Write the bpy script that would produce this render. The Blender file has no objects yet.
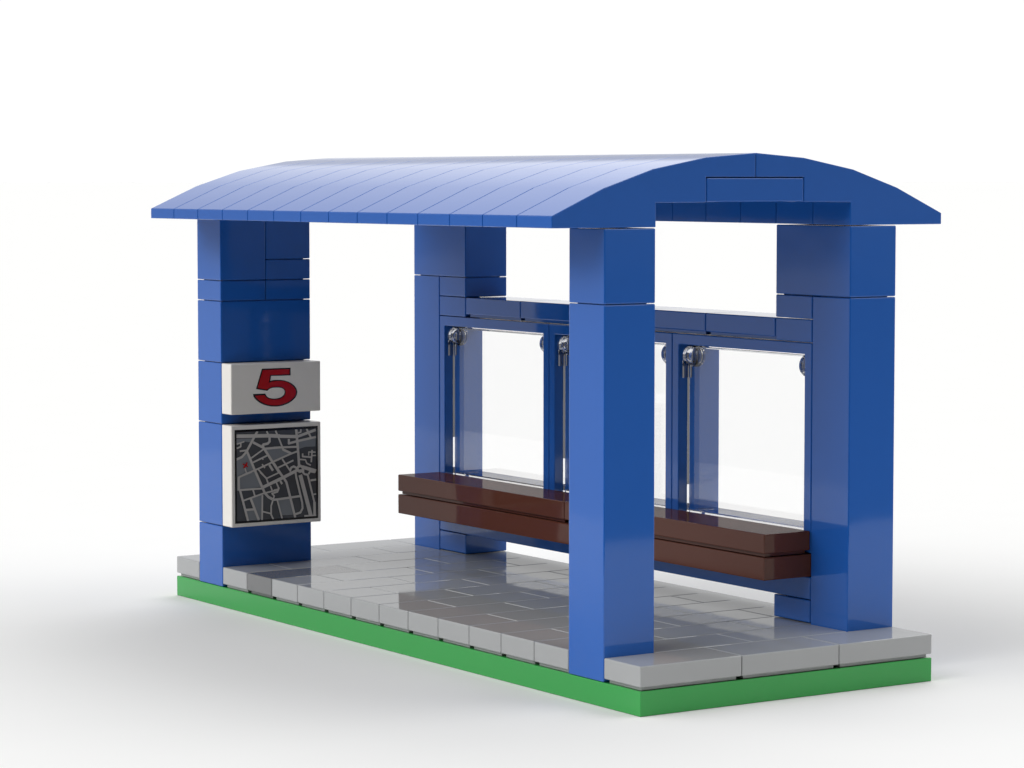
BLUE_RGB = (37, 101, 192)
FLOOR_FRONT = -16; FLOOR_LEFT = -15
SP = dict(blue=0.97, grey=0.95, brown=0.44, white=0.7, green=1.0)
# radiance of the studio panels by azimuth sector (every 45 degrees): horizon band, low, middle, high
SECTORS = [(0.85, 0.45, 2.0, 2.3), (1.03, 1.65, 2.05, 2.4), (1.03, 0.3, 0.05, 0.05), (0.15, 1.1, 3.1, 0.9), (0.05, 1.35, 4.85, 3.1), (0.03, 0.03, 0.03, 0.04), (0.03, 0.03, 0.03, 0.06), (0.35, 0.5, 2.0, 2.35)]
ZENITH = 0.05; BELOW = [0.05, 0.5, 0.9, 0.72, 0.05, 0.02, 0.02, 0.2]
GAP = [0.1, 0.55, 0.95, 0.5, 0.3, 0.03, 0.03, 0.1]
MAP_RECT = [(0.08, 3.509), (1.925, 3.506), (1.915, 1.671), (0.08, 1.691)]
ROADS = [(0.071, [(0.112, 3.391), (0.846, 3.366), (1.069, 3.349)]), (0.064, [(0.933, 3.353), (1.445, 3.32)]), (0.054, [(1.445, 3.314), (1.874, 3.434)]), (0.049, [(0.574, 3.467), (0.338, 3.093)]), (0.049, [(0.338, 3.093), (0.555, 2.607)]), (0.051, [(0.516, 2.696), (0.665, 2.378), (0.727, 2.247), (0.806, 2.165), (0.902, 2.11)]), (0.046, [(0.108, 2.937), (0.227, 2.979), (0.298, 3.046), (0.338, 3.093)]), (0.034, [(0.18, 3.094), (0.338, 3.107)]), (0.026, [(0.118, 3.237), (0.284, 3.278)]), (0.031, [(0.205, 3.261), (0.204, 3.184), (0.118, 3.153)]), (0.034, [(0.775, 3.458), (0.822, 3.371)]), (0.034, [(0.973, 3.459), (1.032, 3.334), (1.123, 3.128)]), (0.049, [(0.84, 3.342), (0.839, 3.251), (0.797, 3.213), (0.686, 3.199)]), (0.049, [(0.686, 3.209), (0.71, 3.116)]), (0.049, [(0.473, 3.255), (0.71, 3.133)]), (0.043, [(0.717, 3.116), (1.068, 3.126)]), (0.04, [(0.931, 3.127), (1.46, 3.118)]), (0.051, [(0.714, 3.123), (1.049, 2.633)]), (0.051, [(0.929, 2.817), (1.072, 2.617)]), (0.049, [(1.024, 2.679), (1.135, 2.538), (1.207, 2.435), (1.293, 2.126), (1.403, 1.718)]), (0.031, [(0.717, 3.116), (0.431, 2.948)]), (0.034, [(0.78, 2.979), (0.47, 2.861)]), (0.034, [(1.066, 2.9), (0.89, 2.842), (0.715, 2.778), (0.54, 2.717), (0.24, 2.624)]), (0.023, [(0.672, 2.938), (0.694, 2.903)]), (0.029, [(0.668, 2.816), (0.731, 2.738)]), (0.049, [(0.827, 2.797), (0.909, 2.676)]), (0.031, [(0.588, 2.715), (0.698, 2.599)]), (0.034, [(0.627, 2.662), (0.761, 2.534), (0.808, 2.412)]), (0.026, [(0.288, 2.762), (0.328, 2.651)]), (0.054, [(1.43, 3.476), (1.445, 3.317), (1.468, 3.089), (1.493, 2.74)]), (0.031, [(1.534, 3.468), (1.534, 3.405), (1.47, 3.391)]), (0.04, [(1.663, 3.465), (1.76, 3.29)]), (0.046, [(1.251, 3.192), (1.46, 3.231), (1.873, 3.293)]), (0.046, [(1.265, 3.283), (1.264, 3.181)]), (0.046, [(1.115, 3.142), (1.139, 3.077), (1.314, 2.998)]), (0.037, [(1.459, 3.03), (1.314, 2.99), (0.929, 2.859)]), (0.034, [(1.113, 2.895), (1.304, 2.637)]), (0.034, [(1.365, 2.856), (1.024, 2.73)]), (0.034, [(1.572, 2.982), (1.572, 2.921), (1.782, 2.894)]), (0.026, [(1.709, 2.932), (1.709, 3.003), (1.863, 2.992)]), (0.034, [(1.786, 3.04), (1.765, 2.797)]), (0.026, [(1.774, 2.928), (1.871, 2.926)]), (0.029, [(1.507, 2.867), (1.633, 2.853), (1.665, 2.781), (1.756, 2.737)]), (0.043, [(1.288, 2.659), (1.313, 2.714), (1.369, 2.737), (1.449, 2.693)]), (0.069, [(1.562, 2.715), (1.869, 2.616)]), (0.051, [(1.578, 2.679), (1.559, 2.64), (1.513, 2.625), (1.468, 2.645), (1.449, 2.686), (1.469, 2.724), (1.514, 2.739), (1.559, 2.72), (1.578, 2.679)]), (0.063, [(1.457, 2.67), (1.409, 2.641), (1.135, 2.531), (0.927, 2.451)]), (0.063, [(1.064, 2.507), (0.673, 2.36)]), (0.043, [(1.405, 2.63), (1.424, 2.515), (1.553, 2.01), (1.562, 1.896), (1.514, 1.817), (1.404, 1.789)]), (0.083, [(1.513, 2.56), (1.746, 1.742)]), (0.046, [(1.597, 1.737), (1.865, 1.726)]), (0.057, [(1.829, 2.008), (1.832, 1.744)]), (0.04, [(1.679, 2.558), (1.825, 2.008)]), (0.04, [(1.699, 2.564), (1.74, 2.633)]), (0.04, [(1.562, 2.621), (1.61, 2.569), (1.683, 2.555)]), (0.04, [(1.739, 2.438), (1.869, 2.447)]), (0.029, [(1.81, 2.156), (1.867, 2.163)]), (0.057, [(1.473, 2.64), (1.602, 2.64)]), (0.049, [(1.732, 2.626), (1.845, 2.598)]), (0.043, [(0.925, 2.102), (1.502, 2.141)]), (0.043, [(0.902, 2.103), (1.061, 2.11)]), (0.043, [(1.063, 2.465), (1.106, 2.403)]), (0.034, [(0.996, 2.087), (1.101, 1.723)]), (0.031, [(0.983, 2.427), (1.025, 2.333), (0.998, 2.256), (0.926, 2.244)]), (0.026, [(0.926, 2.296), (1.006, 2.305)]), (0.034, [(0.137, 2.588), (0.429, 2.679)]), (0.049, [(0.145, 2.59), (0.149, 2.334)]), (0.037, [(0.143, 2.338), (0.68, 2.341)]), (0.046, [(0.175, 2.329), (0.347, 1.718)]), (0.034, [(0.236, 2.124), (0.664, 2.237), (0.999, 2.295)]), (0.034, [(0.459, 2.326), (0.499, 2.201)]), (0.049, [(0.407, 2.154), (0.584, 1.723)]), (0.043, [(0.298, 1.942), (0.503, 1.943)]), (0.037, [(0.664, 2.211), (0.654, 1.718)]), (0.029, [(0.669, 1.887), (0.849, 1.836)]), (0.034, [(0.897, 2.099), (0.856, 1.985), (0.855, 1.815), (0.904, 1.72)]), (0.031, [(0.976, 2.437), (1.034, 2.321), (0.998, 2.252), (0.874, 2.231), (0.926, 2.179), (0.902, 2.11)]), (0.031, [(0.843, 2.381), (0.879, 2.295)]), (0.029, [(0.761, 2.534), (1.065, 2.644)])]
BLOCKS = [[(0.116, 3.339), (0.481, 3.331), (0.433, 3.254), (0.3, 3.277), (0.115, 3.237)], [(0.113, 2.929), (0.227, 2.973), (0.338, 3.079), (0.509, 2.719), (0.256, 2.627), (0.111, 2.587)], [(0.115, 2.704), (0.24, 2.697), (0.516, 2.696), (0.649, 2.372), (0.109, 2.323)], [(0.733, 3.112), (1.068, 3.115), (1.107, 3.104), (1.314, 2.998), (0.93, 2.862), (0.926, 2.844)], [(1.477, 3.219), (1.87, 3.282), (1.869, 3.104), (1.653, 3.108), (1.476, 3.071)], [(0.442, 2.158), (0.656, 2.212), (0.644, 1.73), (0.605, 1.747)], [(0.313, 1.92), (0.495, 1.923), (0.581, 1.723), (0.351, 1.724)], [(1.012, 2.097), (1.285, 2.1), (1.359, 1.781), (1.091, 1.784)]]
MARK = [(0.02, [(0.229, 2.849), (0.348, 2.781)]), (0.029, [(0.333, 2.869), (0.253, 2.764)]), (0.049, [(0.28, 2.801), (0.323, 2.838)]), (0.017, [(0.266, 2.833), (0.307, 2.789)])]
FIVE_OUTER = [(0.6837, 4.6843), (1.3204, 4.6813), (1.3195, 4.5299), (0.8877, 4.5373), (0.8648, 4.4401), (0.9315, 4.4522), (1.0149, 4.454), (1.1124, 4.4479), (1.1959, 4.4337), (1.2726, 4.4074), (1.3354, 4.3754), (1.3911, 4.3363), (1.4301, 4.2941), (1.4579, 4.2474), (1.4675, 4.1976), (1.4573, 4.145), (1.4318, 4.1004), (1.3937, 4.0612), (1.3473, 4.0274), (1.2869, 3.9929), (1.221, 3.9674), (1.1511, 3.9482), (1.0813, 3.9364), (1.0116, 3.932), (0.9421, 3.9337), (0.8727, 3.9404), (0.8034, 3.9544), (0.7315, 3.9746), (0.6653, 4.0031), (0.6075, 4.0362), (0.5553, 4.0751), (0.517, 4.1134), (0.4938, 4.151), (0.4845, 4.1978), (0.7565, 4.1954), (0.7715, 4.1642), (0.7908, 4.1389), (0.8156, 4.1195), (0.846, 4.1059), (0.9014, 4.0938), (0.957, 4.0891), (1.0154, 4.0916), (1.0684, 4.1005), (1.1131, 4.1159), (1.1453, 4.1367), (1.172, 4.1651), (1.1833, 4.1967), (1.1821, 4.23), (1.1669, 4.2589), (1.1434, 4.2782), (1.1114, 4.2918), (1.0627, 4.3011), (1.014, 4.3042), (0.9611, 4.3051), (0.9167, 4.3031), (0.875, 4.2925), (0.8402, 4.2779), (0.7984, 4.2465), (0.5499, 4.293)]
FIVE_RED = [(0.7043, 4.6567), (1.2923, 4.6553), (1.2917, 4.5556), (0.8628, 4.5566), (0.8313, 4.3972), (0.8758, 4.4163), (0.9244, 4.4255), (0.9731, 4.4323), (1.0287, 4.4338), (1.1122, 4.4282), (1.1819, 4.4157), (1.2516, 4.3934), (1.3073, 4.3617), (1.3603, 4.3252), (1.3979, 4.2867), (1.4256, 4.2425), (1.4352, 4.1989), (1.4265, 4.1524), (1.4038, 4.1138), (1.37, 4.0782), (1.3264, 4.0492), (1.2702, 4.017), (1.2072, 3.9926), (1.1415, 3.9732), (1.0744, 3.9613), (1.0118, 3.9565), (0.9492, 3.958), (0.8798, 3.9646), (0.8105, 3.9786), (0.7455, 3.9985), (0.6862, 4.0268), (0.6352, 4.0571), (0.5899, 4.0908), (0.5556, 4.124), (0.5256, 4.1619), (0.7383, 4.1655), (0.7548, 4.1403), (0.7768, 4.1186), (0.8044, 4.1003), (0.8389, 4.0866), (0.8971, 4.0731), (0.9568, 4.0682), (1.0236, 4.0704), (1.0822, 4.079), (1.1297, 4.0967), (1.1661, 4.1235), (1.197, 4.1567), (1.2084, 4.1957), (1.2059, 4.2327), (1.1879, 4.2679), (1.1616, 4.2923), (1.1254, 4.3097), (1.0697, 4.3192), (1.0141, 4.3239), (0.9557, 4.3237), (0.9029, 4.3196), (0.8612, 4.3102), (0.8264, 4.2968), (0.7847, 4.2715), (0.5845, 4.3125)]
import bpy, bmesh, math
from mathutils import Vector
from mathutils.geometry import tessellate_polygon

# one stud pitch = 0.1 m; one plate = 0.4 stud
S = 0.1
sc = bpy.context.scene
COL = sc.collection

# ------------------------------------------------------------------ materials
def lin(c):
    c /= 255.0
    return c / 12.92 if c <= 0.04045 else ((c + 0.055) / 1.055) ** 2.4

def plastic(name, rgb, rough=0.12, k=0.8, vary=0.03, bump=0.002):
    """moulded plastic: a matt body under a Fresnel gloss of strength k, a trace of colour drift
    between mouldings and a very slightly uneven skin"""
    m = bpy.data.materials.new(name); m.use_nodes = True
    nt = m.node_tree; nt.nodes.remove(nt.nodes['Principled BSDF'])
    N = nt.nodes.new; Lk = nt.links.new
    col = [lin(v) for v in rgb]
    tc = N('ShaderNodeTexCoord')
    n = N('ShaderNodeTexNoise'); n.inputs['Scale'].default_value = 5.0; n.inputs['Detail'].default_value = 3
    Lk(tc.outputs['Object'], n.inputs['Vector'])
    r = N('ShaderNodeMix'); r.data_type = 'RGBA'
    r.inputs['A'].default_value = [v * (1 - vary) for v in col] + [1]
    r.inputs['B'].default_value = [min(1, v * (1 + vary)) for v in col] + [1]
    Lk(n.outputs['Fac'], r.inputs['Factor'])
    d = N('ShaderNodeBsdfDiffuse'); Lk(r.outputs['Result'], d.inputs['Color'])
    out = nt.nodes['Material Output']
    if k <= 0:
        Lk(d.outputs[0], out.inputs['Surface']); return m
    g = N('ShaderNodeBsdfGlossy'); g.inputs['Roughness'].default_value = rough; g.inputs['Color'].default_value = (1, 1, 1, 1)
    fr = N('ShaderNodeFresnel'); fr.inputs['IOR'].default_value = 1.5
    mu = N('ShaderNodeMath'); mu.operation = 'MULTIPLY'; mu.inputs[1].default_value = k; Lk(fr.outputs[0], mu.inputs[0])
    mx = N('ShaderNodeMixShader'); Lk(mu.outputs[0], mx.inputs[0]); Lk(d.outputs[0], mx.inputs[1]); Lk(g.outputs[0], mx.inputs[2])
    Lk(mx.outputs[0], out.inputs['Surface'])
    if bump:
        n2 = N('ShaderNodeTexNoise'); n2.inputs['Scale'].default_value = 9.0; n2.inputs['Detail'].default_value = 1
        Lk(tc.outputs['Object'], n2.inputs['Vector'])
        bp = N('ShaderNodeBump'); bp.inputs['Strength'].default_value = 0.25; bp.inputs['Distance'].default_value = bump
        Lk(n2.outputs['Fac'], bp.inputs['Height'])
        for q in (d, g): Lk(bp.outputs['Normal'], q.inputs['Normal'])
    return m

BLUE = plastic('blue plastic', BLUE_RGB, 0.06, SP['blue'])
GREY = plastic('light grey plastic', (176, 178, 179), 0.05, SP['grey'])
DGREY = plastic('dark grey plastic', (122, 123, 124), 0.1, SP['grey'])
GREEN = plastic('green plastic', (54, 168, 78), 0.14, SP['green'])
BROWN = plastic('reddish brown plastic', (97, 57, 46), 0.05, SP['brown'])
WHITE = plastic('white plastic', (248, 244, 238), 0.14, SP['white'])
INK = plastic('black print', (16, 16, 17), 0.15, 0.8, bump=0)
RED = plastic('red print', (190, 12, 18), 0.15, 0.8, bump=0)
MAPDARK = plastic('map dark grey print', (84, 86, 90), 0.15, 0.8, bump=0)
MAPMID = plastic('map mid grey print', (138, 142, 147), 0.15, 0.8, bump=0)
MAPROAD = plastic('map road print', (205, 201, 197), 0.15, 0.8, bump=0)

GLASS = bpy.data.materials.new('clear plastic'); GLASS.use_nodes = True
_b = GLASS.node_tree.nodes['Principled BSDF']
_b.inputs['Transmission Weight'].default_value = 1.0
_b.inputs['Roughness'].default_value = 0.0
_b.inputs['IOR'].default_value = 1.5
_b.inputs['Base Color'].default_value = (0.985, 0.985, 0.99, 1)

# pane: thin clear sheet, straight-through transmission with a Fresnel mirror on top
PANE = bpy.data.materials.new('clear pane'); PANE.use_nodes = True
nt = PANE.node_tree; nt.nodes.remove(nt.nodes['Principled BSDF'])
out = nt.nodes['Material Output']
fr = nt.nodes.new('ShaderNodeFresnel'); fr.inputs['IOR'].default_value = 1.5
tr = nt.nodes.new('ShaderNodeBsdfTransparent'); tr.inputs['Color'].default_value = (0.985, 0.985, 0.985, 1)
gl = nt.nodes.new('ShaderNodeBsdfGlossy'); gl.inputs['Roughness'].default_value = 0.0
mx = nt.nodes.new('ShaderNodeMixShader')
nt.links.new(fr.outputs[0], mx.inputs[0]); nt.links.new(tr.outputs[0], mx.inputs[1]); nt.links.new(gl.outputs[0], mx.inputs[2])
nt.links.new(mx.outputs[0], out.inputs['Surface'])

# ------------------------------------------------------------------ helpers
ORIGIN = {}            # object -> absolute origin in studs

def tag(o, label=None, cat=None, group=None, kind=None):
    for k, v in (('label', label), ('category', cat), ('group', group), ('kind', kind)):
        if v: o[k] = v
    return o

def thing(name, loc, label, cat):
    o = bpy.data.objects.new(name, None); COL.objects.link(o)
    o.empty_display_size = 0.05
    o.location = Vector(loc) * S; ORIGIN[o] = Vector(loc)
    return tag(o, label, cat)

def obj(name, bm, mats, parent=None, label=None):
    """link a bmesh built in absolute stud coordinates as ONE object with its origin at its own base"""
    xs = [v.co.x for v in bm.verts]; ys = [v.co.y for v in bm.verts]; zs = [v.co.z for v in bm.verts]
    o0 = Vector(((min(xs) + max(xs)) / 2, (min(ys) + max(ys)) / 2, min(zs)))
    for v in bm.verts: v.co = (v.co - o0) * S
    bmesh.ops.recalc_face_normals(bm, faces=bm.faces) if name not in FLAT else None
    me = bpy.data.meshes.new(name); bm.to_mesh(me); bm.free()
    for m in (mats if isinstance(mats, (list, tuple)) else [mats]): me.materials.append(m)
    o = bpy.data.objects.new(name, me); COL.objects.link(o)
    if parent: o.parent = parent
    o.location = (o0 - (ORIGIN[parent] if parent else Vector((0, 0, 0)))) * S
    ORIGIN[o] = o0
    if label: o['label'] = label
    return o
FLAT = set()

def bevel(bm, geom_edges, w, seg=2):
    bmesh.ops.bevel(bm, geom=geom_edges, offset=w, offset_type='OFFSET', segments=seg, profile=0.5, affect='EDGES', clamp_overlap=True)

def box(bm, a, b, bv=0.018, gap=(0.005, 0.005, 0.006), mat=0):
    """one moulded brick: box a..b shrunk by its clutch gap, edges softened"""
    t = bmesh.new()
    a = Vector(a) + Vector(gap); b = Vector(b) - Vector(gap)
    vs = [t.verts.new((x, y, z)) for x in (a.x, b.x) for y in (a.y, b.y) for z in (a.z, b.z)]
    for f in ((0, 1, 3, 2), (4, 6, 7, 5), (0, 4, 5, 1), (2, 3, 7, 6), (0, 2, 6, 4), (1, 5, 7, 3)):
        t.faces.new([vs[i] for i in f])
    bmesh.ops.recalc_face_normals(t, faces=t.faces)
    if bv: bevel(t, t.edges[:], bv)
    for f in t.faces: f.material_index = mat
    join(bm, t)

def join(bm, t):
    me = bpy.data.meshes.new('tmp'); t.to_mesh(me); t.free(); bm.from_mesh(me); bpy.data.meshes.remove(me)

def tile(bm, a, b, bv=0.018):
    """flat tile: full block above a small recessed foot groove"""
    box(bm, (a[0], a[1], a[2] + 0.055), b, bv)
    box(bm, (a[0] + 0.065, a[1] + 0.065, a[2]), (b[0] - 0.065, b[1] - 0.065, a[2] + 0.08), 0)

def prism(bm, prof, axis, lo, hi, bv=0.0, soft=False):
    """extrude a closed 2-D outline along an axis: axis 1 -> (x,z) outline along y"""
    t = bmesh.new()
    P = (lambda u, v, w: (u, w, v)) if axis == 1 else (lambda u, v, w: (w, u, v))
    lo_v = [t.verts.new(P(u, v, lo)) for u, v in prof]
    hi_v = [t.verts.new(P(u, v, hi)) for u, v in prof]
    n = len(prof)
    t.faces.new(lo_v); t.faces.new(list(reversed(hi_v)))
    for i in range(n):
        t.faces.new((lo_v[i], hi_v[i], hi_v[(i + 1) % n], lo_v[(i + 1) % n]))
    bmesh.ops.recalc_face_normals(t, faces=t.faces)
    if bv:
        es = [e for e in t.edges if len(e.link_faces) == 2 and e.calc_face_angle(0) > 0.6]
        bevel(t, es, bv)
    if soft:                                              # the curved top is one smooth sweep, every other edge stays crisp
        t.normal_update()
        top = {f for f in t.faces if f.normal.z > 0.8 and f.calc_area() > 0.3}
        for f in top: f.smooth = True
        for e in t.edges: e.smooth = all(f in top for f in e.link_faces)
    join(bm, t)

def cyl_y(bm, cx, cz, r, y0, y1, bore=0.0, n=32):
    ring = lambda rad, y: [bm.verts.new((cx + rad * math.cos(2 * math.pi * i / n), y, cz + rad * math.sin(2 * math.pi * i / n))) for i in range(n)]
    a, b = ring(r, y0), ring(r, y1)
    for i in range(n):
        j = (i + 1) % n
        f = bm.faces.new((a[i], a[j], b[j], b[i])); f.smooth = True
    if bore:
        c, d = ring(bore, y0), ring(bore, y1)
        for i in range(n):
            j = (i + 1) % n
            f = bm.faces.new((d[i], d[j], c[j], c[i])); f.smooth = True
            bm.faces.new((a[j], a[i], c[i], c[j])); bm.faces.new((b[i], b[j], d[j], d[i]))
    else:
        bm.faces.new(list(reversed(a))); bm.faces.new(b)

# ------------------------------------------------------------------ ground
bm = bmesh.new()
G = 6000
bm.faces.new([bm.verts.new(p) for p in ((FLOOR_LEFT, FLOOR_FRONT, 0), (G, FLOOR_FRONT, 0), (G, G, 0), (FLOOR_LEFT, G, 0))])
GROUND = plastic('white studio floor', (246, 246, 245), 0.9, 0.0, vary=0.008, bump=0)
FLAT.add('ground')
ground = tag(obj('ground', bm, GROUND), kind='structure')

# ------------------------------------------------------------------ base plate and paving
base = thing('paved_base', (3, 8, 0), 'green base plate laid with light grey paving tiles under the whole blue shelter', 'base')
bm = bmesh.new(); box(bm, (0, 0, 0.0), (6, 16, 0.4), 0.016, (0.004, 0.004, 0.0)); obj('base_plate', bm, GREEN, base)
FULL = {1: (1, 5), 14: (2, 5)}
for r in range(16):
    lo, hi = FULL.get(r, (0, 6))
    cuts = [lo] + [c for c in range(1, 6) if lo < c < hi and c % 2 == r % 2] + [hi]
    for x0, x1 in zip(cuts, cuts[1:]):
        bm = bmesh.new(); tile(bm, (x0, r, 0.4), (x1, r + 1, 0.8))
        dark = (r == 12 and x0 == 0)
        obj('paving_tile', bm, DGREY if dark else GREY, base,
            'dark grey paving tile at the kerb edge among the light grey ones' if dark else None)

# ------------------------------------------------------------------ the shelter
sh = thing('bus_shelter', (3, 8, 0.4), 'blue bus shelter on four pillars with a curved slatted roof and three back windows', 'bus shelter')

def column(bricks):
    bm = bmesh.new()
    for a, b in bricks: box(bm, a, b)
    for a, b in bricks:                                   # hidden block added across each seam to stop light showing through
        box(bm, (a[0] + .1, a[1] + .1, b[2] - .1), (b[0] - .1, b[1] - .1, min(b[2] + .1, 7.6)), 0)
    return obj('column', bm, BLUE, sh)

column([((0, 1, .4), (1, 2, 6.4)), ((0, 1, 6.4), (1, 2, 7.6))])
column([((5, 1, .4), (6, 2, 6.4)), ((5, 2, 6.0), (6, 3, 6.4)), ((5, 1, 6.4), (6, 3, 7.6))])
column([((5, 14, .4), (6, 15, 6.4)), ((5, 13, 6.0), (6, 14, 6.4)), ((5, 13, 6.4), (6, 15, 7.6))])
column([((0, 14, .4), (2, 15, 1.6)), ((0, 14, 1.6), (2, 15, 3.6)), ((0, 14, 3.6), (2, 15, 4.8)), ((0, 14, 4.8), (2, 15, 6.0)),
        ((0, 14, 6.0), (1, 15, 6.4)), ((1, 14, 6.0), (2, 15, 6.4)), ((0, 14, 6.4), (1, 15, 7.6)),
        ((1, 14, 6.4), (2, 15, 6.8)), ((1, 14, 6.8), (2, 15, 7.6))])

# lower beam on its two feet, carrying the windows
bm = bmesh.new()
box(bm, (5, 2, 1.2), (6, 8, 1.6)); box(bm, (5, 8, 1.2), (6, 14, 1.6))
beam = obj('beam', bm, BLUE, sh)
for y in (2, 13):
    bm = bmesh.new(); box(bm, (5, y, .8), (6, y + 1, 1.2)); obj('foot', bm, BLUE, beam)
# lintel over the windows: tiles between two end plates
bm = bmesh.new()
box(bm, (5, 2, 5.6), (6, 3, 6.0)); box(bm, (5, 13, 5.6), (6, 14, 6.0))
for y in range(3, 13, 2): tile(bm, (5, y, 5.6), (6, y + 2, 6.0))
obj('lintel', bm, BLUE, sh)

# three windows
def ring_frame(bm, y0, z0, w, h, x0, x1, t, bv):
    t_ = bmesh.new()
    o = [(y0, z0), (y0 + w, z0), (y0 + w, z0 + h), (y0, z0 + h)]
    i = [(y0 + t, z0 + t), (y0 + w - t, z0 + t), (y0 + w - t, z0 + h - t), (y0 + t, z0 + h - t)]
    V = [[t_.verts.new((x, y, z)) for y, z in q] for x in (x0, x1) for q in (o, i)]
    fo, fi, bo, bi = V
    for k in range(4):
        l = (k + 1) % 4
        t_.faces.new((fo[k], fo[l], fi[l], fi[k])); t_.faces.new((bo[l], bo[k], bi[k], bi[l]))
        t_.faces.new((fo[l], fo[k], bo[k], bo[l])); t_.faces.new((fi[k], fi[l], bi[l], bi[k]))
    bmesh.ops.recalc_face_normals(t_, faces=t_.faces)
    bevel(t_, t_.edges[:], bv)
    join(bm, t_)

for y0 in (2, 6, 10):
    bm = bmesh.new()
    ring_frame(bm, y0 + .006, 2.007, 3.988, 3.586, 5.006, 5.994, 0.194, 0.016)
    win = obj('window', bm, BLUE, sh)
    bm = bmesh.new(); box(bm, (5.19, y0 + .215, 2.24), (5.31, y0 + 3.785, 5.36), 0.006, (0, 0, 0))
    obj('pane', bm, GLASS, win)
    bm = bmesh.new(); box(bm, (5.32, y0 + .21, 2.206), (5.9, y0 + 3.79, 2.39), 0.02, (0, 0, 0))
    obj('sill_rail', bm, GLASS, win)
    bm = bmesh.new(); box(bm, (5.32, y0 + .21, 5.33), (5.9, y0 + 3.79, 5.388), 0.015, (0, 0, 0))
    obj('head_rail', bm, GLASS, win)
    for s in (0, 1):
        ya = y0 + .206 if s == 0 else y0 + 3.794 - .26
        bm = bmesh.new(); cyl_y(bm, 5.29, 5.185, 0.19, ya, ya + .26)
        yb = y0 + .206 if s == 0 else y0 + 3.794 - .06
        h = obj('hinge', bm, GLASS, win)
        bm = bmesh.new(); prism(bm, [(5.09, 4.79), (5.17, 4.79), (5.17, 5.0), (5.25, 5.0), (5.25, 4.79), (5.33, 4.79), (5.33, 5.1), (5.09, 5.1)], 1, yb, yb + .06)
        obj('clip', bm, GLASS, win)

# roof: ridge plates and fourteen pairs of curved panels
bm = bmesh.new(); box(bm, (2, 1, 8.0), (4, 7, 8.4)); box(bm, (2, 7, 8.0), (4, 15, 8.4))
roof = obj('roof', bm, BLUE, sh)
PROF = [(-1, 7.6), (-1, 7.8), (0, 8.235), (.95, 8.535), (2, 8.725), (3, 8.8), (3, 8.41), (1.995, 8.41), (1.995, 8.0), (1, 8.0), (1, 7.6)]
for y in range(1, 15):
    for side in (0, 1):
        pr = [(x + (0.005 if x < 0 else -0.005 if x >= 3 else 0), z + (0.01 if z == 7.6 else 0)) for x, z in PROF]
        if side: pr = [(6 - x, z) for x, z in reversed(pr)]
        bm = bmesh.new(); prism(bm, pr, 1, y + .005, y + .995, 0.012, True); obj('roof_panel', bm, BLUE, roof)

# ------------------------------------------------------------------ bench
bench = thing('bench', (4.5, 8, 1.6), 'long reddish brown bench of two stacked boards fixed below the three windows', 'bench')
bm = bmesh.new(); box(bm, (4, 2, 1.6), (6, 14, 2.0)); obj('support_board', bm, BROWN, bench)
for y in (2, 8):
    bm = bmesh.new(); tile(bm, (4, y, 2.0), (5, y + 6, 2.4)); obj('seat_board', bm, BROWN, bench)

# ------------------------------------------------------------------ signs on the far pillar
def flat(bm, pts, y, mat=0):
    """flat printed patch in the plane y, outline in (x, z)"""
    tris = tessellate_polygon([[Vector((x, z, 0)) for x, z in pts]])
    vs = [bm.verts.new((x, y, z)) for x, z in pts]
    for t in tris:
        f = bm.faces.new([vs[i] for i in t]); f.normal_update()
        if f.normal.y > 0: f.normal_flip()
        f.material_index = mat

LAYER = [0]
def ribbon(bm, pts, w, y, mat, rect):
    """road: a strip of width w along a polyline, round-jointed, clipped to the print's rectangle"""
    x0, x1, z0, z1 = rect
    h = w / 2
    def put(poly):
        for ax, lim, sgn in ((0, x0, 1), (0, x1, -1), (1, z0, 1), (1, z1, -1)):
            outp = []
            for i in range(len(poly)):
                a, b = poly[i - 1], poly[i]
                da, db = sgn * (a[ax] - lim), sgn * (b[ax] - lim)
                if (da >= 0) != (db >= 0):
                    k = da / (da - db); outp.append((a[0] + (b[0] - a[0]) * k, a[1] + (b[1] - a[1]) * k))
                if db >= 0: outp.append(b)
            poly = outp
            if len(poly) < 3: return
        LAYER[0] += 1                                     # each strip of ink a hair above the one before
        f = bm.faces.new([bm.verts.new((x, y - LAYER[0] * 0.00012, z)) for x, z in poly]); f.normal_update()
        if f.normal.y > 0: f.normal_flip()
        f.material_index = mat
    for (ax, az), (bx, bz) in zip(pts, pts[1:]):
        d = math.hypot(bx - ax, bz - az)
        if d < 1e-5: continue
        nx, nz = -(bz - az) / d * h, (bx - ax) / d * h
        put([(ax + nx, az + nz), (bx + nx, bz + nz), (bx - nx, bz - nz), (ax - nx, az - nz)])
    for px, pz in pts[1:-1]:
        put([(px + h * math.cos(k * math.pi / 5), pz + h * math.sin(k * math.pi / 5)) for k in range(10)])

FLAT |= {'numeral', 'numeral_outline', 'map_print', 'location_marker'}
rs = thing('route_sign', (1, 13.8, 3.8), 'white sign plate with a red black-edged number 5, above the street map', 'sign')
bm = bmesh.new(); box(bm, (0, 13.6, 3.8), (2, 14, 4.8), 0.02, (.006, 0.0, .007)); obj('panel', bm, WHITE, rs)
bm = bmesh.new(); flat(bm, FIVE_OUTER, 13.597); no = obj('numeral_outline', bm, INK, rs)
bm = bmesh.new(); flat(bm, FIVE_RED, 13.594); obj('numeral', bm, RED, rs)

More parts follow.
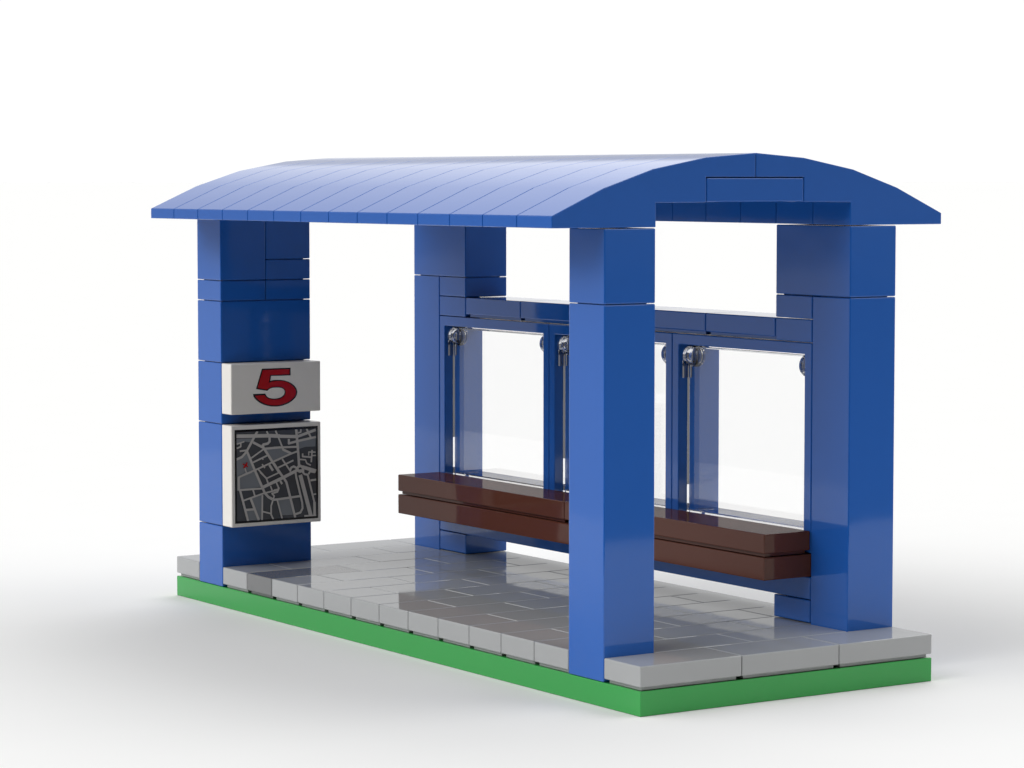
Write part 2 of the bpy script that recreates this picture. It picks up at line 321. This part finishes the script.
mb = thing('map_board', (1, 13.8, 1.6), 'square white framed board with a grey street map, below the number 5 sign', 'map board')
bm = bmesh.new(); box(bm, (0, 13.6, 1.6), (2, 14, 3.6), 0.02, (.006, 0.0, .007)); obj('panel', bm, WHITE, mb)
bm = bmesh.new()
flat(bm, [(.075, 3.51), (1.925, 3.51), (1.925, 1.68), (.075, 1.68)], 13.598, 0)
RX = (.115, 1.885, 1.725, 3.462)
flat(bm, [(RX[0], RX[3]), (RX[1], RX[3]), (RX[1], RX[2]), (RX[0], RX[2])], 13.596, 1)
for i, b in enumerate(BLOCKS):
    flat(bm, [(min(max(x, RX[0]), RX[1]), min(max(z, RX[2]), RX[3])) for x, z in b], 13.594 - i * 0.0002, 2)
for w, pts in ROADS: ribbon(bm, pts, w, 13.592, 3, RX)
obj('map_print', bm, [INK, MAPDARK, MAPMID, MAPROAD], mb)
bm = bmesh.new()
for w, pts in MARK: ribbon(bm, pts, w, 13.588, 0, RX)
obj('location_marker', bm, RED, mb)
# ------------------------------------------------------------------ light: a pale photo-studio dome, eight sectors of soft panels
w = bpy.data.worlds.new('World'); sc.world = w; w.use_nodes = True
nt = w.node_tree; bg = nt.nodes['Background']
tc = nt.nodes.new('ShaderNodeTexCoord')
sp = nt.nodes.new('ShaderNodeSeparateXYZ'); nt.links.new(tc.outputs['Generated'], sp.inputs[0])
def mth(op, a, b=None):
    m = nt.nodes.new('ShaderNodeMath'); m.operation = op
    for i, v in enumerate((a, b)):
        if v is None: continue
        if isinstance(v, (int, float)): m.inputs[i].default_value = v
        else: nt.links.new(v, m.inputs[i])
    return m.outputs[0]
zf = mth('MULTIPLY_ADD', sp.outputs['Z'], 0.5); zf.node.inputs[2].default_value = 0.5
hv = nt.nodes.new('ShaderNodeCombineXYZ'); nt.links.new(sp.outputs['X'], hv.inputs[0]); nt.links.new(sp.outputs['Y'], hv.inputs[1])
hn = nt.nodes.new('ShaderNodeVectorMath'); hn.operation = 'NORMALIZE'; nt.links.new(hv.outputs[0], hn.inputs[0])
tot = None
for k in range(8):
    a = math.radians(45 * k)
    d = nt.nodes.new('ShaderNodeVectorMath'); d.operation = 'DOT_PRODUCT'; d.inputs[1].default_value = (math.cos(a), math.sin(a), 0)
    nt.links.new(hn.outputs[0], d.inputs[0])
    ang = mth('ARCCOSINE', mth('MINIMUM', mth('MAXIMUM', d.outputs['Value'], -1.0), 1.0))
    m = nt.nodes.new('ShaderNodeMapRange'); m.interpolation_type = 'SMOOTHSTEP'
    for kk, v in zip(('From Min', 'From Max', 'To Min', 'To Max'), (0.0, math.radians(45), 1.0, 0.0)): m.inputs[kk].default_value = v
    nt.links.new(ang, m.inputs['Value'])
    r = nt.nodes.new('ShaderNodeValToRGB'); r.color_ramp.interpolation = 'EASE'
    el = r.color_ramp.elements
    h0, h1, h2, h3 = SECTORS[k]; hb = GAP[k]
    stops = [(-0.16, BELOW[k]), (-0.04, BELOW[k]), (-0.01, h0), (0.07, h0), (0.1, hb), (0.145, hb), (0.195, (h0 + h1) / 2), (0.36, h1), (0.6, h2), (0.82, h3), (1.0, ZENITH)]
    while len(el) < len(stops): el.new(0.99)
    for i, (z, v) in enumerate(stops): el[i].position = z * 0.5 + 0.5
    for i, (z, v) in enumerate(stops): el[i].color = (v / 8, v / 8, v / 8, 1)
    nt.links.new(zf, r.inputs[0])
    t = mth('MULTIPLY', mth('MULTIPLY', r.outputs['Color'], 8.0), m.outputs[0])
    tot = t if tot is None else mth('ADD', tot, t)
bg.inputs['Color'].default_value = (1, 1, 1, 1)
nt.links.new(tot, bg.inputs['Strength'])
w.cycles.sampling_method = 'MANUAL'; w.cycles.sample_map_resolution = 512
# ------------------------------------------------------------------ camera (solved from the photograph)
cam = bpy.data.cameras.new('Camera'); co = bpy.data.objects.new('Camera', cam); COL.objects.link(co)
co.location = Vector((-26.33113, -36.57137, 8.37786)) * S
co.rotation_euler = (1.50059192, 0.0, -0.57964105)
cam.sensor_fit = 'HORIZONTAL'; cam.sensor_width = 36; cam.lens = 2917.8 / 1024 * 36
cam.clip_start = 0.05; cam.clip_end = 5000
sc.camera = co
sc.view_settings.view_transform = 'Standard'; sc.view_settings.look = 'None'
sc.view_settings.exposure = 0.0; sc.view_settings.gamma = 1.0
sc.cycles.max_bounces = 14; sc.cycles.diffuse_bounces = 1; sc.cycles.transmission_bounces = 12; sc.cycles.glossy_bounces = 6; sc.cycles.transparent_max_bounces = 16
